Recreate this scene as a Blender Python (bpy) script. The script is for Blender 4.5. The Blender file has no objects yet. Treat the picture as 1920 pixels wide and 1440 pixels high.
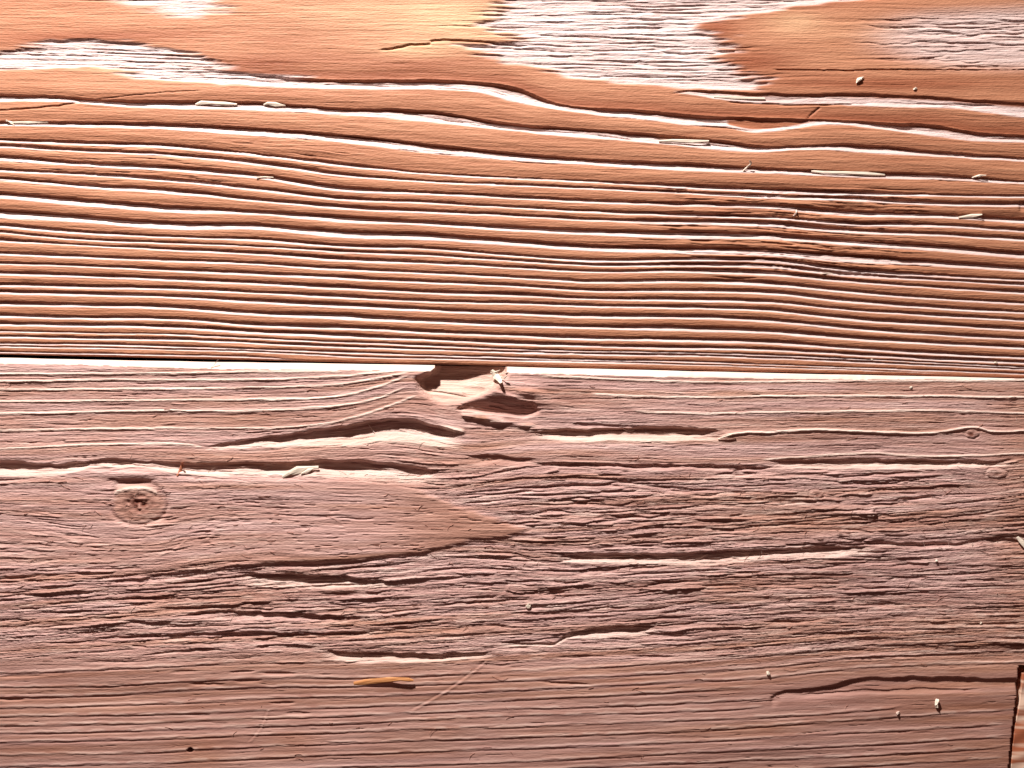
import bpy, math, random
import numpy as np
from mathutils import Vector

# ------------------------------------------------------------------ camera, light, exposure
scene = bpy.context.scene
S = 0.000125                        # one "px" of the layout = 0.125 mm; the view is 24 cm x 18 cm
def wx(px): return (px - 960.0) * S
def wy(py): return (720.0 - py) * S

cam_data = bpy.data.cameras.new("camera")
cam_data.sensor_width = 36.0
cam_data.lens = 38.0
cam_data.clip_start = 0.005
cam_data.clip_end = 20.0
cam = bpy.data.objects.new("camera", cam_data)
scene.collection.objects.link(cam)
cam.location = (0, 0, 0.24 * 38.0 / 36.0 + 6 * S)
cam.rotation_euler = (0, 0, 0)
scene.camera = cam

world = bpy.data.worlds.new("World")
scene.world = world
world.use_nodes = True
bg = world.node_tree.nodes["Background"]
bg.inputs[0].default_value = (0.95, 0.49, 0.42, 1)
bg.inputs[1].default_value = 0.11

lamp_data = bpy.data.lights.new("work_lamp", 'AREA')
lamp_data.shape = 'DISK'
lamp_data.size = 0.03
lamp_data.energy = 6.4
lamp_data.color = (1.0, 0.94, 0.90)
lamp = bpy.data.objects.new("work_lamp", lamp_data)
scene.collection.objects.link(lamp)
lamp.location = (-0.14, 0.42, 0.225)
lamp.rotation_euler = (Vector((0, 0.0, 0)) - lamp.location).to_track_quat('-Z', 'Y').to_euler()

vs = scene.view_settings
vs.view_transform = 'Standard'
vs.look = 'None'
vs.gamma = 1.0
vs.exposure = 0.0
vs.use_curve_mapping = False

random.seed(7)
rng = np.random.default_rng(11)
COL = scene.collection

# ------------------------------------------------------------------ small numeric helpers
def ss(t):
    t = np.clip(t, 0.0, 1.0)
    return t * t * (3 - 2 * t)

def curve(pts, x):
    """smooth curve y(x) through control points (monotone-ish cubic Hermite), constant outside"""
    p = np.asarray(pts, float)
    px, py = p[:, 0], p[:, 1]
    if len(px) == 2:
        return np.interp(x, px, py)
    d = np.diff(py) / np.diff(px)
    m = np.empty_like(py)
    m[1:-1] = 0.5 * (d[1:] + d[:-1]); m[0] = d[0]; m[-1] = d[-1]
    xc = np.clip(x, px[0], px[-1])
    k = np.clip(np.searchsorted(px, xc, side='right') - 1, 0, len(px) - 2)
    h = px[k + 1] - px[k]; t = (xc - px[k]) / h
    return ((2*t**3 - 3*t**2 + 1) * py[k] + (t**3 - 2*t**2 + t) * h * m[k]
            + (-2*t**3 + 3*t**2) * py[k+1] + (t**3 - t**2) * h * m[k+1])

LAT = rng.random((16, 256, 256)) * 2 - 1
def noise(x, v, lx, ly, seed=0):
    a = x / lx + seed * 17.37; b = v / ly + seed * 9.71
    i = np.floor(a).astype(np.int32); j = np.floor(b).astype(np.int32)
    fa = a - i; fb = b - j
    fa = fa * fa * (3 - 2 * fa); fb = fb * fb * (3 - 2 * fb)
    L = LAT[seed % 16]
    i0 = i & 255; i1 = (i + 1) & 255; j0 = j & 255; j1 = (j + 1) & 255
    return ((L[j0, i0] * (1 - fa) + L[j0, i1] * fa) * (1 - fb)
            + (L[j1, i0] * (1 - fa) + L[j1, i1] * fa) * fb)

def noise1(x, l, seed):
    return noise(x, np.zeros_like(x) + seed * 3.3, l, 1.0, seed % 16)

def box_blur(a, r, axis):
    if r < 1: return a
    pad = [(0, 0), (0, 0)]; pad[axis] = (r + 1, r)
    c = np.cumsum(np.pad(a, pad, mode='edge'), axis=axis)
    n = a.shape[axis]
    hi = np.take(c, np.arange(2*r + 1, 2*r + 1 + n), axis=axis)
    lo = np.take(c, np.arange(0, n), axis=axis)
    return (hi - lo) / (2*r + 1)

def blur(a, rx, ry):
    return box_blur(box_blur(box_blur(box_blur(a, rx, 1), ry, 0), rx, 1), ry, 0)

def poly_mask(X, Y, pts):
    p = np.asarray(pts, float)
    y0, y1 = p[:, 1].min(), p[:, 1].max()
    out = np.zeros(X.shape, bool)
    rows = np.where((Y.max(1) >= y0) & (Y.min(1) <= y1))[0]
    if not len(rows): return out.astype(float)
    r = slice(rows[0], rows[-1] + 1)
    x, y = X[r], Y[r]; o = np.zeros(x.shape, bool)
    n = len(p)
    for i in range(n):
        xa, ya = p[i]; xb, yb = p[(i + 1) % n]
        if ya == yb: continue
        c = ((ya > y) != (yb > y)) & (x < (xb - xa) * (y - ya) / (yb - ya) + xa)
        o ^= c
    out[r] = o
    return out.astype(float)

# ------------------------------------------------------------------ the board relief grids
def axis(lo, hi, core0, core1, step, nout):
    g = np.linspace(0, 1, nout + 1)
    left = core0 - (core0 - lo) * (g ** 1.7)[::-1][:-1] if nout and lo < core0 else np.array([])
    core = np.arange(core0, core1 + 1e-6, step)
    right = core[-1] + (hi - core[-1]) * (g ** 1.7)[1:] if nout and hi > core1 else np.array([])
    return np.concatenate([left, core, right])

XS = axis(-520, 2440, -24, 1944, 2.35, 16)
def seam(x): return 664.0 + 0.0229 * x

class Relief:
    def __init__(self, yb, Y):
        self.yb = yb; self.Y = Y
        self.X = np.broadcast_to(XS, Y.shape).copy()
        self.H = np.zeros(Y.shape)
        self.V = Y.copy()
    def set_grain(self, curves):
        cs = np.array([curve(c, XS) for c in curves])
        mean = cs[:, (XS > 0) & (XS < 1920)].mean(1)
        for i in range(len(XS)):
            yk = np.maximum.accumulate(cs[:, i] + np.arange(len(mean)) * 1e-3)
            a = np.concatenate([[yk[0] - 900], yk, [yk[-1] + 900]])
            b = np.concatenate([[mean[0] - 900], mean, [mean[-1] + 900]])
            self.V[:, i] = np.interp(self.Y[:, i], a, b)
    def block(self, x0, x1, y0, y1):
        i = np.where((XS >= x0) & (XS <= x1))[0]
        j = np.where((self.Y.max(1) >= y0) & (self.Y.min(1) <= y1))[0]
        if not len(i) or not len(j): return None
        return slice(j[0], j[-1] + 1), slice(i[0], i[-1] + 1)
    def at(self, px, py):
        i = min(max(int(np.searchsorted(XS, px)), 0), len(XS) - 1)
        j = int(np.argmin(abs(self.Y[:, i] - py)))
        return float(self.H[j, i])

def groove(R, pts, depth=None, kd=0.42, dmin=1.6, dmax=5.0, drop=0.16, rise=0.42, ends=(False, False),
           tl=40, mask=None, wob=0.6, seed=1, mode='min', m0=0.42, tonem=None, vary=0.0):
    """a channel between an upper and a lower edge: sharp upper wall, sloping lower wall"""
    p = np.asarray(pts, float)
    x0 = p[0, 0] if ends[0] else -1e4
    x1 = p[-1, 0] if ends[1] else 1e4
    blk = R.block(x0, x1, p[:, 1].min() - 6, p[:, 2].max() + 6)
    if blk is None: return
    x = XS[blk[1]]; Y = R.Y[blk]
    yt = curve(p[:, :2], x) + wob * (noise1(x, 37, seed) + 0.5 * noise1(x, 13, seed + 5))
    yb = curve(p[:, [0, 2]], x) + wob * (noise1(x, 45, seed + 3) + 0.5 * noise1(x, 15, seed + 8))
    W = np.maximum(yb - yt, 1.2)
    D = np.full_like(x, depth) if depth else np.clip(kd * W, dmin, dmax)
    D = D * (1 + vary * (noise1(x, 70, seed + 2) + 0.6 * noise1(x, 22, seed + 6)))
    tp = np.ones_like(x)
    if ends[0]: tp *= ss((x - x0) / tl)
    if ends[1]: tp *= ss((x1 - x) / tl)
    t = (Y - yt) / W
    prof = ss(t / drop) * (1 - ss((t - rise) / (0.94 - rise)))
    h = -D * tp * prof
    if mode == 'min': R.H[blk] = np.minimum(R.H[blk], h)
    else: R.H[blk] += h
    if mask is not None:
        m = ss((t - m0 * 0.5) / (m0 * 0.5 + 1e-6)) * (1 - ss((t - 0.86) / 0.14)) * np.sqrt(tp)
        mask[blk] = np.maximum(mask[blk], m)
    if tonem is not None:
        m = ss((t + 0.08) / 0.14) * (1 - ss((t - 0.25) / 0.3)) * tp
        tonem[blk] = np.maximum(tonem[blk], 0.9 * m)

def ridge(R, pts, up, dn, h, tl=30, ends=(True, True), mask=None, mval=1.0, seed=2, wob=0.6):
    """a thin raised line: rises over `up` on the lamp side, falls over `dn` behind"""
    p = np.asarray(pts, float)
    x0 = p[0, 0] if ends[0] else -1e4
    x1 = p[-1, 0] if ends[1] else 1e4
    blk = R.block(x0, x1, p[:, 1].min() - up - 5, p[:, 1].max() + dn + 5)
    if blk is None: return
    x = XS[blk[1]]
    d = R.Y[blk] - curve(p, x) - wob * (noise1(x, 30, seed) + 0.6 * noise1(x, 11, seed + 4))
    tp = np.ones_like(x)
    if ends[0]: tp *= ss((x - x0) / tl)
    if ends[1]: tp *= ss((x1 - x) / tl)
    k = ss((d + up) / up) * (1 - ss(d / dn)) * tp
    R.H[blk] += h * k
    if mask is not None: mask[blk] = np.maximum(mask[blk], mval * ss(k * 1.6))

def crack(R, pts, w, depth, tl=20, seed=3, ends=(True, True)):
    p = np.asarray(pts, float)
    x0 = p[0, 0] if ends[0] else -1e4
    x1 = p[-1, 0] if ends[1] else 1e4
    blk = R.block(x0, x1, p[:, 1].min() - 8, p[:, 1].max() + w + 8)
    if blk is None: return
    x = XS[blk[1]]
    d = R.Y[blk] - np.interp(x, p[:, 0], p[:, 1]) - 0.5 * noise1(x, 12, seed)
    tp = np.ones_like(x)
    if ends[0]: tp *= ss((x - x0) / tl)
    if ends[1]: tp *= ss((x1 - x) / tl)
    R.H[blk] -= depth * tp * ss((d + 0.6) / 1.2) * (1 - ss((d - 0.5) / w))

def fibres(R, n, area, length, width, depth, where=None, wander=1.5, raised=0.0, seed=1, sharp=0.9):
    """n short grain-following cuts (or lifted fibres) inside a box, where `where` > random"""
    r = np.random.default_rng(seed)
    x0, x1, y0, y1 = area
    for _ in range(n):
        cx = r.uniform(x0, x1); cy = r.uniform(y0, y1)
        L = r.uniform(*length) * (1.0 if r.random() < 0.8 else 1.6)
        i = min(int(np.searchsorted(XS, cx)), len(XS) - 1)
        j = int(np.searchsorted(R.Y[:, i], cy)); j = min(max(j, 0), R.Y.shape[0] - 1)
        if where is not None and where[j, i] < r.random(): continue
        v0 = R.V[j, i]
        a = cx - L / 2; b = cx + L / 2
        w = r.uniform(*width); dp = r.uniform(*depth)
        blk = R.block(a, b, cy - 16 - w, cy + 16 + w)
        if blk is None: continue
        x = XS[blk[1]]
        ph = r.uniform(0, 6.28, 2); am = r.uniform(0.3, 1.0) * wander
        path = am * (np.sin(x / r.uniform(18, 40) + ph[0]) + 0.5 * np.sin(x / r.uniform(7, 14) + ph[1]))
        d = R.V[blk] - v0 - path
        u = (x - a) / L
        tp = np.clip(np.minimum(u * r.uniform(2, 9), (1 - u) * r.uniform(2, 9)), 0, 1)
        if r.random() < raised:
            R.H[blk] += dp * 0.8 * tp * ss((d + w * 0.8) / (w * 0.8)) * (1 - ss(d / sharp))
        else:
            R.H[blk] -= dp * tp * ss(d / sharp) * (1 - ss((d - sharp) / w))

# ================================================================== UPPER BOARD
yb_u = np.concatenate([np.linspace(-330, -22, 22)[:-1], np.arange(-22, 664.01, 1.06)])
yb_u[-1] = 664.0
ramp = np.clip(yb_u / 664.0, 0, 1)[:, None]
U = Relief(yb_u, yb_u[:, None] + ramp * (seam(XS) - 664.0)[None, :])

GX = [0, 160, 320, 480, 640, 800, 960, 1120, 1280, 1440, 1600, 1760, 1920]
GT = {   # upper (shadowed) edge / lower (lit) edge of every washed-out earlywood band
'A': ([225,226,228,237,250,267,284,297,303,312,319,324,337], [235,238,243,255,267,287,301,310,320,325,333,337,345]),
'B': ([258,262,268,285,302,321,330,337,343,350,355,361,363], [266,272,278,293,313,327,336,343,353,361,366,368,371]),
'C': ([267,277,285,299,321,336,342,349,356,362,367,375,377], [277,285,293,310,331,342,349,356,363,372,377,385,388]),
'D': ([288,301,308,323,346,357,364,372,377,380,392,398,405], [302,312,321,335,359,365,373,382,387,391,405,409,419]),
'E': ([314,322,331,349,366,375,384,392,397,402,413,417,427], [322,330,341,358,376,382,391,400,406,410,423,426,436]),
'F': ([330,342,351,369,382,391,399,407,409,412,426,434,443], [339,353,364,378,393,400,407,415,421,425,438,443,453]),
'G': ([358,371,383,392,402,412,422,428,431,435,447,457,470], [372,387,399,403,417,423,434,441,448,449,461,472,485]),
'H': ([390,402,413,417,429,435,446,457,459,464,475,486,498], [410,418,431,431,446,451,461,472,476,480,493,500,511]),
'I': ([417,431,440,444,456,461,474,483,481,482,500,512,522], [427,440,446,453,465,469,481,492,490,492,511,520,527]),
'J': ([431,446,452,459,467,474,484,493,491,494,509,521,529], [438,452,458,464,475,481,491,500,500,503,520,527,537]),
'K': ([445,457,463,470,480,488,497,505,502,505,522,535,543], [454,462,471,479,491,496,505,512,512,518,531,542,552]),
'L': ([470,477,483,490,499,507,515,523,521,525,541,555,564], [479,485,492,498,508,515,523,532,531,537,551,563,572]),
'M': ([489,495,501,508,515,524,531,540,540,542,559,571,582], [497,502,510,517,525,532,539,548,549,553,569,581,589]),
'N': ([507,512,518,526,533,543,547,556,556,561,577,586,596], [516,521,528,535,544,552,557,563,566,570,584,595,604]),
'O': ([528,532,536,544,551,560,564,569,571,576,592,603,613], [538,542,545,552,561,568,572,577,580,585,603,613,622]),
'P': ([542,546,551,559,566,575,582,587,588,595,610,622,631], [552,556,560,570,578,585,591,598,599,605,620,631,640]),
'Q': ([563,567,570,582,586,596,602,608,609,615,628,639,647], [575,577,581,593,600,607,614,618,622,627,639,648,656]),
'R': ([587,591,593,604,608,617,624,629,632,636,648,658,667], [596,600,602,614,619,627,633,639,642,647,657,667,674]),
'S': ([602,605,608,617,623,632,638,644,647,651,660,668,675], [612,614,618,627,634,640,648,652,656,659,668,677,683]),
'T': ([619,622,624,632,639,644,652,657,659,663,670,678,686], [623,626,629,637,644,650,657,661,663,668,675,682,691]),
'U': ([627,630,632,639,646,652,657,661,663,668,675,683,690], [635,637,640,646,654,658,663,667,669,674,681,688,695]),
'V': ([641,642,646,652,657,664,667,672,675,681,687,692,698], [647,648,652,657,663,668,673,678,680,685,691,697,703]),
}
Z2 = [(0,174,190),(100,177,190),(160,182,195),(233,186,200),(320,185,203),(480,189,207),(640,200,215),(800,205,228),
      (960,229,246),(1120,241,260),(1280,253,274),(1360,262,282),(1440,271,284),(1520,270,280),(1600,268,285),(1760,282,293),(1920,293,303)]
Z1 = [(430,136,155),(480,136,161),(640,147,167),(760,146,167),(830,147,168),(900,151,174),(960,158,191),(1040,190,203),(1120,200,216),
      (1200,203,223),(1280,212,234),(1360,216,239),(1413,217,249),(1480,219,243),(1540,221,234),(1600,224,236),
      (1680,228,245),(1760,233,257),(1840,246,265),(1920,251,267)]
Y0 = [(1262,166,172),(1300,167,178),(1360,168,187),(1440,172,196),(1520,173,195),(1640,173,200),(1740,177,202),(1800,182,205),(1860,186,212),(1920,188,221)]

rows_c = []
for k in 'ABCDEFGHIJKLMNOPQRSTUV':
    rows_c.append([(x, a, b) for x, a, b in zip(GX, *GT[k])])
mid = lambda g: [(x, (a + b) / 2) for x, a, b in g]
U.set_grain([[(0, 20), (1920, 8)], [(0, 95), (640, 120), (1280, 135), (1920, 128)],
             [(0, 140), (430, 147)] + mid(Z1)[1:]] + [mid(Z2)] + [mid(g) for g in rows_c])
X, Y, V = U.X, U.Y, U.V
early = np.zeros_like(Y)
tone = np.zeros_like(Y)
honey = np.zeros_like(Y)

# gently domed latewood ridges between the bands, darkest towards the ring boundary
bands = [Z1, Z2] + rows_c
Wg = [(0,647,652),(320,653,657),(480,657,662),(640,665,670),(960,673,678),(1280,681,685),(1600,692,695),(1795,700,702)]
Xg = [(0,657,662),(320,663,668),(480,667,672),(575,674,677)]
crown = np.zeros_like(Y)
for g, h in zip(bands[:-1], bands[1:]):
    lo = curve([(a, c) for a, b, c in g], XS); hi = curve([(a, b) for a, b, c in h], XS)
    wid = np.maximum(hi - lo, 2.0)
    s = (Y - lo) / wid
    ins = (s > -0.05) & (s < 1.05)
    amp = np.clip(0.07 * wid, 0.5, 1.8)
    cr = amp * (0.35 * np.sin(np.clip(s, 0, 1) * math.pi) + 0.2 - ss((s - 0.45) / 0.55) * 0.8)
    crown = np.where(ins, cr, crown)
    tone = np.where(ins, np.maximum(tone, 0.32 * ss((s - 0.5) / 0.5)), tone)
# ridge above Z1
lo1 = curve([(a, b) for a, b, c in Z1], XS)
s = (lo1 - Y) / 34.0
tone = np.where((s > 0) & (XS > 380), np.maximum(tone, 0.9 * (1 - ss(s))), tone)
crown = np.where((s > 0) & (XS > 380), -1.8 * (1 - ss(s)) * ss((XS - 380) / 150), crown)
crown = blur(crown, 2, 1)

for i, g in enumerate(rows_c):
    groove(U, g, seed=i + 4, mask=early, dmax=6.2, kd=0.54, drop=0.09, rise=0.40, tonem=tone, vary=0.18)
groove(U, Wg, seed=41, mask=early, kd=0.6, drop=0.12, ends=(False, True), tl=200)
groove(U, Xg, seed=42, mask=early, kd=0.6, drop=0.12, ends=(False, True), tl=120)
groove(U, Z2, seed=43, mask=early, tonem=tone, vary=0.25, dmax=6.0, kd=0.42, wob=1.0, drop=0.14)
groove(U, Z1, seed=44, mask=early, tonem=tone, vary=0.25, dmax=6.0, kd=0.34, wob=1.2, ends=(True, False), tl=60, drop=0.2, rise=0.5)
groove(U, Y0, seed=45, mask=early, tonem=tone, vary=0.25, dmax=4.0, kd=0.22, wob=1.4, ends=(True, False), tl=60, drop=0.25, rise=0.6)
# the smooth bowl at the right of Z1 shows latewood, not pale earlywood
bowl = ss((X - 1362) / 8) * (1 - ss((X - 1640) / 90)) * ss((Y - lo1 - 1) / 9) * (Y < 262)
lowe = curve([(a, c) for a, b, c in Z1], XS)
early = early * (1 - bowl * ss((lowe - 7 - Y) / 3))
tone = np.maximum(tone, 0.75 * bowl * ss((lowe - 5 - Y) / 5))

patch_pts = [
 ([(150,-340),(190,0),(260,8),(300,15),(310,26),(340,32),(380,26),(395,12),(410,0),(430,-340)], 2.0, 3),
 ([(-540,104),(0,96),(80,81),(130,72),(180,70),(230,76),(270,84),(320,93),(360,103),(400,116),(418,130),(440,134),(540,140),
   (540,162),(430,156),(380,152),(300,147),(236,141),(228,124),(180,122),(100,126),(0,128),(-540,131)], 3.2, 2),
 ([(1010,-340),(950,15),(915,35),(925,50),(960,62),(990,72),(930,79),(850,82),(880,92),(960,112),(1020,128),(1080,141),(1150,152),
   (1280,161),(1350,166),(1430,168),(1437,150),(1380,127),(1338,105),(1375,86),(1340,66),(1310,47),(1345,35),(1420,20),(1500,6),
   (1600,-3),(1750,-10),(1800,-340)], 3.4, 2),
]
edge_n = noise(X, V, 60, 3.0, 5)
wide = np.zeros_like(Y)
for pts, dp, r in patch_pts:
    m = poly_mask(X + 42 * edge_n + 20 * noise(X, V, 20, 2.2, 12), Y + 1.5 * noise(X, V, 25, 9, 7), pts)
    mb = blur(m, r + 1, max(r - 1, 1))
    U.H = np.minimum(U.H, -dp * mb)
    early = np.maximum(early, mb); wide = np.maximum(wide, mb)
soft = blur(poly_mask(X + 30 * edge_n, Y, [(1650,75),(1670,42),(1740,24),(1900,14),(2440,10),(2440,124),(1900,124),(1750,119),(1690,102)]), 20, 9)
U.H -= 2.0 * soft
early = np.maximum(early, 0.88 * soft)
wide = np.maximum(wide, 0.8 * soft)
def blob(cx, cy, rx, ry): return np.exp(-((X - cx) / rx) ** 2 - ((Y - cy) / ry) ** 2)
honey = (0.75 * blob(870, 35, 110, 40) + 0.6 * blob(780, 92, 70, 12) + 0.55 * blob(1490, 40, 50, 20) + 0.6 * blob(200, 126, 60, 8)
         + 0.35 * blob(700, 20, 200, 50) + 0.15 * blob(1600, 60, 120, 30))
tone = np.maximum(tone, 1.0 * blob(1345, 52, 50, 26) + 1.0 * blob(1410, 115, 75, 26) + 0.6 * blob(1450, 14, 90, 14) + 0.5 * blob(1520, 3, 120, 9)
                  + 0.7 * blob(60, 70, 130, 16) + 0.75 * blob(250, 66, 150, 10) + 0.85 * blob(480, 118, 110, 18)
                  + 0.55 * blob(560, 60, 120, 40) + 0.9 * blob(1650, 155, 260, 14) + 0.7 * blob(780, 125, 110, 20))
tone = np.clip(tone, 0, 1); honey = np.clip(honey, 0, 1)

U.H += crown * (1 - early)
# latewood: very fine combed lines; earlywood: torn fibres
U.H += (1 - early) * (0.24 * noise(X, V, 70, 2.6, 1) + 0.2 * noise(X, V, 34, 4.0, 2) + 0.35 * noise(X, V, 260, 22, 3))
U.H += early * (0.50 * noise(X, V, 90, 3.4, 6) + 0.35 * noise(X, V, 30, 2.6, 8))
U.H += wide * (0.7 * noise(X, V, 170, 8, 9) + 0.5 * noise(X, V, 60, 5, 10))
fibres(U, 900, (-300, 2200, -200, 175), (50, 260), (1.8, 4.0), (0.5, 1.7), where=wide, seed=3, wander=1.2)
fibres(U, 1300, (-100, 2000, -30, 175), (18, 110), (1.2, 2.6), (0.35, 1.0), where=wide, seed=5, wander=0.8, raised=0.4)
band_only = np.clip(early - wide, 0, 1)
fibres(U, 900, (-60, 1980, 130, 350), (25, 150), (1.6, 3.5), (0.7, 2.2), where=band_only, seed=6, wander=1.0, raised=0.35)
fibres(U, 900, (-60, 1980, 350, 690), (25, 160), (1.2, 2.4), (0.3, 0.9), where=band_only, seed=7, wander=0.6, raised=0.3)
fibres(U, 1100, (-60, 1980, -20, 690), (14, 80), (0.9, 2.0), (0.2, 0.65), where=1 - early, seed=8, wander=0.5, raised=0.4)
fibres(U, 140, (40, 640, 262, 345), (20, 90), (1.6, 3.0), (0.5, 1.2), where=1 - early, seed=9, wander=0.8, raised=0.4)
fibres(U, 420, (1230, 1720, 350, 520), (25, 120), (1.6, 3.6), (0.7, 2.2), where=None, seed=10, wander=1.0, raised=0.5)
fibres(U, 46, (1670, 1960, 28, 122), (40, 170), (3.0, 5.5), (0.7, 1.9), where=None, seed=51, wander=2.6)
fibres(U, 60, (1000, 1420, 5, 160), (40, 170), (2.4, 4.5), (0.9, 2.2), where=wide, seed=52, wander=1.4)
fibres(U, 40, (20, 420, 78, 145), (40, 150), (2.4, 4.5), (1.0, 2.2), where=wide, seed=53, wander=1.2)
crack(U, [(705,91),(735,88),(770,80),(806,79),(808,73),(830,71),(900,74),(960,80),(992,83)], 6, 4.2)
crack(U, [(1450,128),(1560,129),(1600,130),(1625,128),(1700,128),(1920,128),(2440,127)], 1.6, 9.0, ends=(True, False))
crack(U, [(-30,206),(60,200),(110,195),(165,184)], 4, 3.5)
crack(U, [(165,186),(210,180),(270,174),(320,170),(385,167)], 2.2, 1.6)
crack(U, [(1000,62),(1100,64),(1190,69),(1290,73)], 4, 3.2)
crack(U, [(1255,174),(1285,168),(1300,167)], 4, 2.6)
crack(U, [(1514,222),(1520,214),(1534,202),(1542,197)], 6, 3.0, tl=5)
crack(U, [(850,82),(900,85),(1000,90),(1120,97)], 3, 2.0)
crack(U, [(1360,188),(1450,192),(1560,193),(1640,190)], 5, 3.6)
# broken-off ends of a few ridges on the right
for (bx0, bx1, by, w, dp) in [(1492,1600,395,9,3.0),(1843,1930,407,9,3.4),(1285,1420,352,6,1.8),(1440,1560,366,6,2.0),(1306,1420,404,6,2.0),
                              (1420,1560,422,6,2.0),(1471,1640,426,6,2.2),(1464,1600,446,6,2.0),(1912,2100,388,8,3.0),(1572,1680,512,5,1.5)]:
    k = ss((X - bx0) / 6) * (1 - ss((X - bx1) / 120)) * np.exp(-((Y - by) / w) ** 2)
    U.H -= dp * k
U.H -= 2.5 * ss((Y - (seam(XS) - 3.2)) / 3.2)          # arris rounded over at the joint

grainU = np.stack([early, tone, honey, np.clip(0.75 + 0.4 * early, 0, 1)], -1)

# ================================================================== LOWER BOARD
ZL = 12.0
yb_l = np.concatenate([np.arange(665.6, 1462, 1.09), np.linspace(1462, 1780, 24)[1:]])
rampl = np.clip((1440 - yb_l) / 776.0, 0, 1)[:, None]
L = Relief(yb_l, yb_l[:, None] + rampl * (seam(XS) - 664.0)[None, :] + np.clip(rampl, 0, 1) ** 12 * (0.6 + 4.6 * (1 - ss((XS - 150) / 650)) + 0.5 * noise1(XS, 60, 4))[None, :])
L.set_grain([
 [(0,701),(640,697),(775,694),(1000,702),(1920,712)],
 [(0,775),(480,770),(640,762),(767,735),(870,748),(1000,768),(1180,772),(1440,771),(1920,774)],
 [(0,842),(320,833),(480,836),(640,813),(740,800),(870,822),(1010,815),(1280,812),(1530,806),(1800,804),(1920,808)],
 [(0,880),(207,866),(262,864),(353,873),(640,880),(850,890),(1000,867),(1280,872),(1600,868),(1780,866),(1860,873),(1920,868)],
 [(0,985),(262,1004),(400,985),(640,985),(985,990),(1280,975),(1600,965),(1920,940)],
 [(0,1095),(300,1077),(493,1057),(640,1050),(880,1030),(1067,1040),(1280,1035),(1560,1028),(1780,1020),(1920,1010)],
 [(0,1190),(430,1160),(640,1155),(900,1140),(1100,1130),(1300,1112),(1600,1105),(1920,1100)],
 [(0,1263),(287,1250),(640,1240),(930,1222),(1280,1208),(1600,1183),(1920,1175)],
 [(0,1327),(533,1308),(900,1300),(1280,1278),(1600,1253),(1920,1242)],
 [(0,1392),(640,1373),(960,1362),(1280,1350),(1600,1335),(1920,1322)],
 [(0,1437),(640,1415),(960,1403),(1280,1392),(1600,1373),(1920,1357)]])
X, Y, V = L.X, L.Y, L.V
pale = np.zeros_like(Y); tan = np.zeros_like(Y); dark = np.zeros_like(Y)

# how torn the fibres are
rough = np.clip(0.22 + 0.85 * ss((Y - 860) / 60) * (1 - ss((Y - 1180) / 60)) * ss((X - 250) / 500)
                + 0.5 * ss((Y - 1040) / 40) * (1 - ss((Y - 1210) / 50)), 0.0, 1.3)
rough *= 1 - 0.55 * ss((Y - 1200) / 60)
isl = [(-540,905),(0,902),(110,897),(200,905),(330,893),(430,895),(530,898),(640,900),(700,905),(783,912),(800,925),(853,947),(907,965),(960,984),(985,991),
       (975,996),(940,1008),(880,1011),(872,1018),(815,1027),(800,1033),(740,1041),(640,1050),(493,1055),(427,1064),(367,1069),
       (300,1077),(247,1081),(213,1090),(140,1097),(0,1096),(-540,1098)]
island = poly_mask(X + 10 * noise(X, V, 40, 3, 4), Y + 1.2 * noise(X, V, 18, 5, 6), isl)
islb = blur(island, 2, 2)
iright = islb * ss((X - 300) / 420)
rough *= 1 - 0.72 * iright
# long waves of the surface
L.H += 2.2 * noise(X, V, 420, 60, 1) + 1.0 * noise(X, V, 200, 28, 2)
L.H += rough * (0.9 * noise(X, V, 120, 13, 3) + 0.7 * noise(X, V, 70, 7, 5))
L.H += (0.25 + 0.55 * rough) * (0.75 * noise(X, V, 60, 4.2, 7) + 0.4 * noise(X, V, 26, 2.7, 8))
L.H += 3.4 * islb * (0.15 + 0.85 * ss((X - 120) / 500))

# gouges: (x, shadowed edge, lit edge)
def G(pts, **k):
    if k.get('tl', 40) < 40 and len(pts) > 3 and k.get('tl') != 8: k['tl'] = 48
    k.setdefault('wob', 2.5); k.setdefault('vary', 0.32)
    groove(L, pts, mode='add', mask=pale if k.get('dmax', 0) > 5.6 else None, **k)
G([(375,838,842),(453,822,842),(547,814,840),(640,797,840),(740,784,836),(807,791,838),(872,812,846)], kd=0.32, dmin=2, dmax=14, ends=(True, True), tl=30, drop=0.14, rise=0.35, seed=3)
G([(0,862,898),(100,867,893),(180,860,878),(207,857,877),(245,860,877),(300,864,882),(353,867,890),(433,866,894),(533,866,896),(640,860,900),(740,866,906),(853,886,912)],
  kd=0.31, dmax=10.5, ends=(False, True), tl=90, drop=0.2, rise=0.4, seed=5)
G([(120,873,886),(190,872,884),(240,869,882),(310,874,884),(345,880,890)], depth=2.2, ends=(True, True), seed=7)
G([(990,808,824),(1080,803,828),(1180,799,829),(1280,799,830),(1362,806,832)], kd=0.32, dmax=9, ends=(True, True), tl=26, drop=0.2, rise=0.45, seed=9)
G([(1060,794,801),(1130,794,803),(1220,797,803)], depth=2, ends=(True, True), seed=10)
G([(862,846,866),(880,850,872),(940,853,873),(1020,862,876)], kd=0.22, dmax=5, ends=(True, True), tl=24, seed=11)
G([(990,864,874),(1107,867,880),(1280,870,882),(1400,874,884),(1460,874,880)], kd=0.38, dmin=2.5, dmax=5, ends=(True, True), tl=40, seed=12)
G([(1430,864,884),(1560,860,882),(1640,859,882),(1760,862,880),(1850,862,876),(1910,858,872)], kd=0.28, dmax=6, ends=(True, True), tl=60, seed=13)
G([(1040,1036,1056),(1160,1034,1060),(1280,1033,1062),(1397,1028,1054),(1560,1024,1044),(1650,1022,1036)], kd=0.34, dmax=8.5, ends=(True, True), tl=50, drop=0.2, seed=14)
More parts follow.
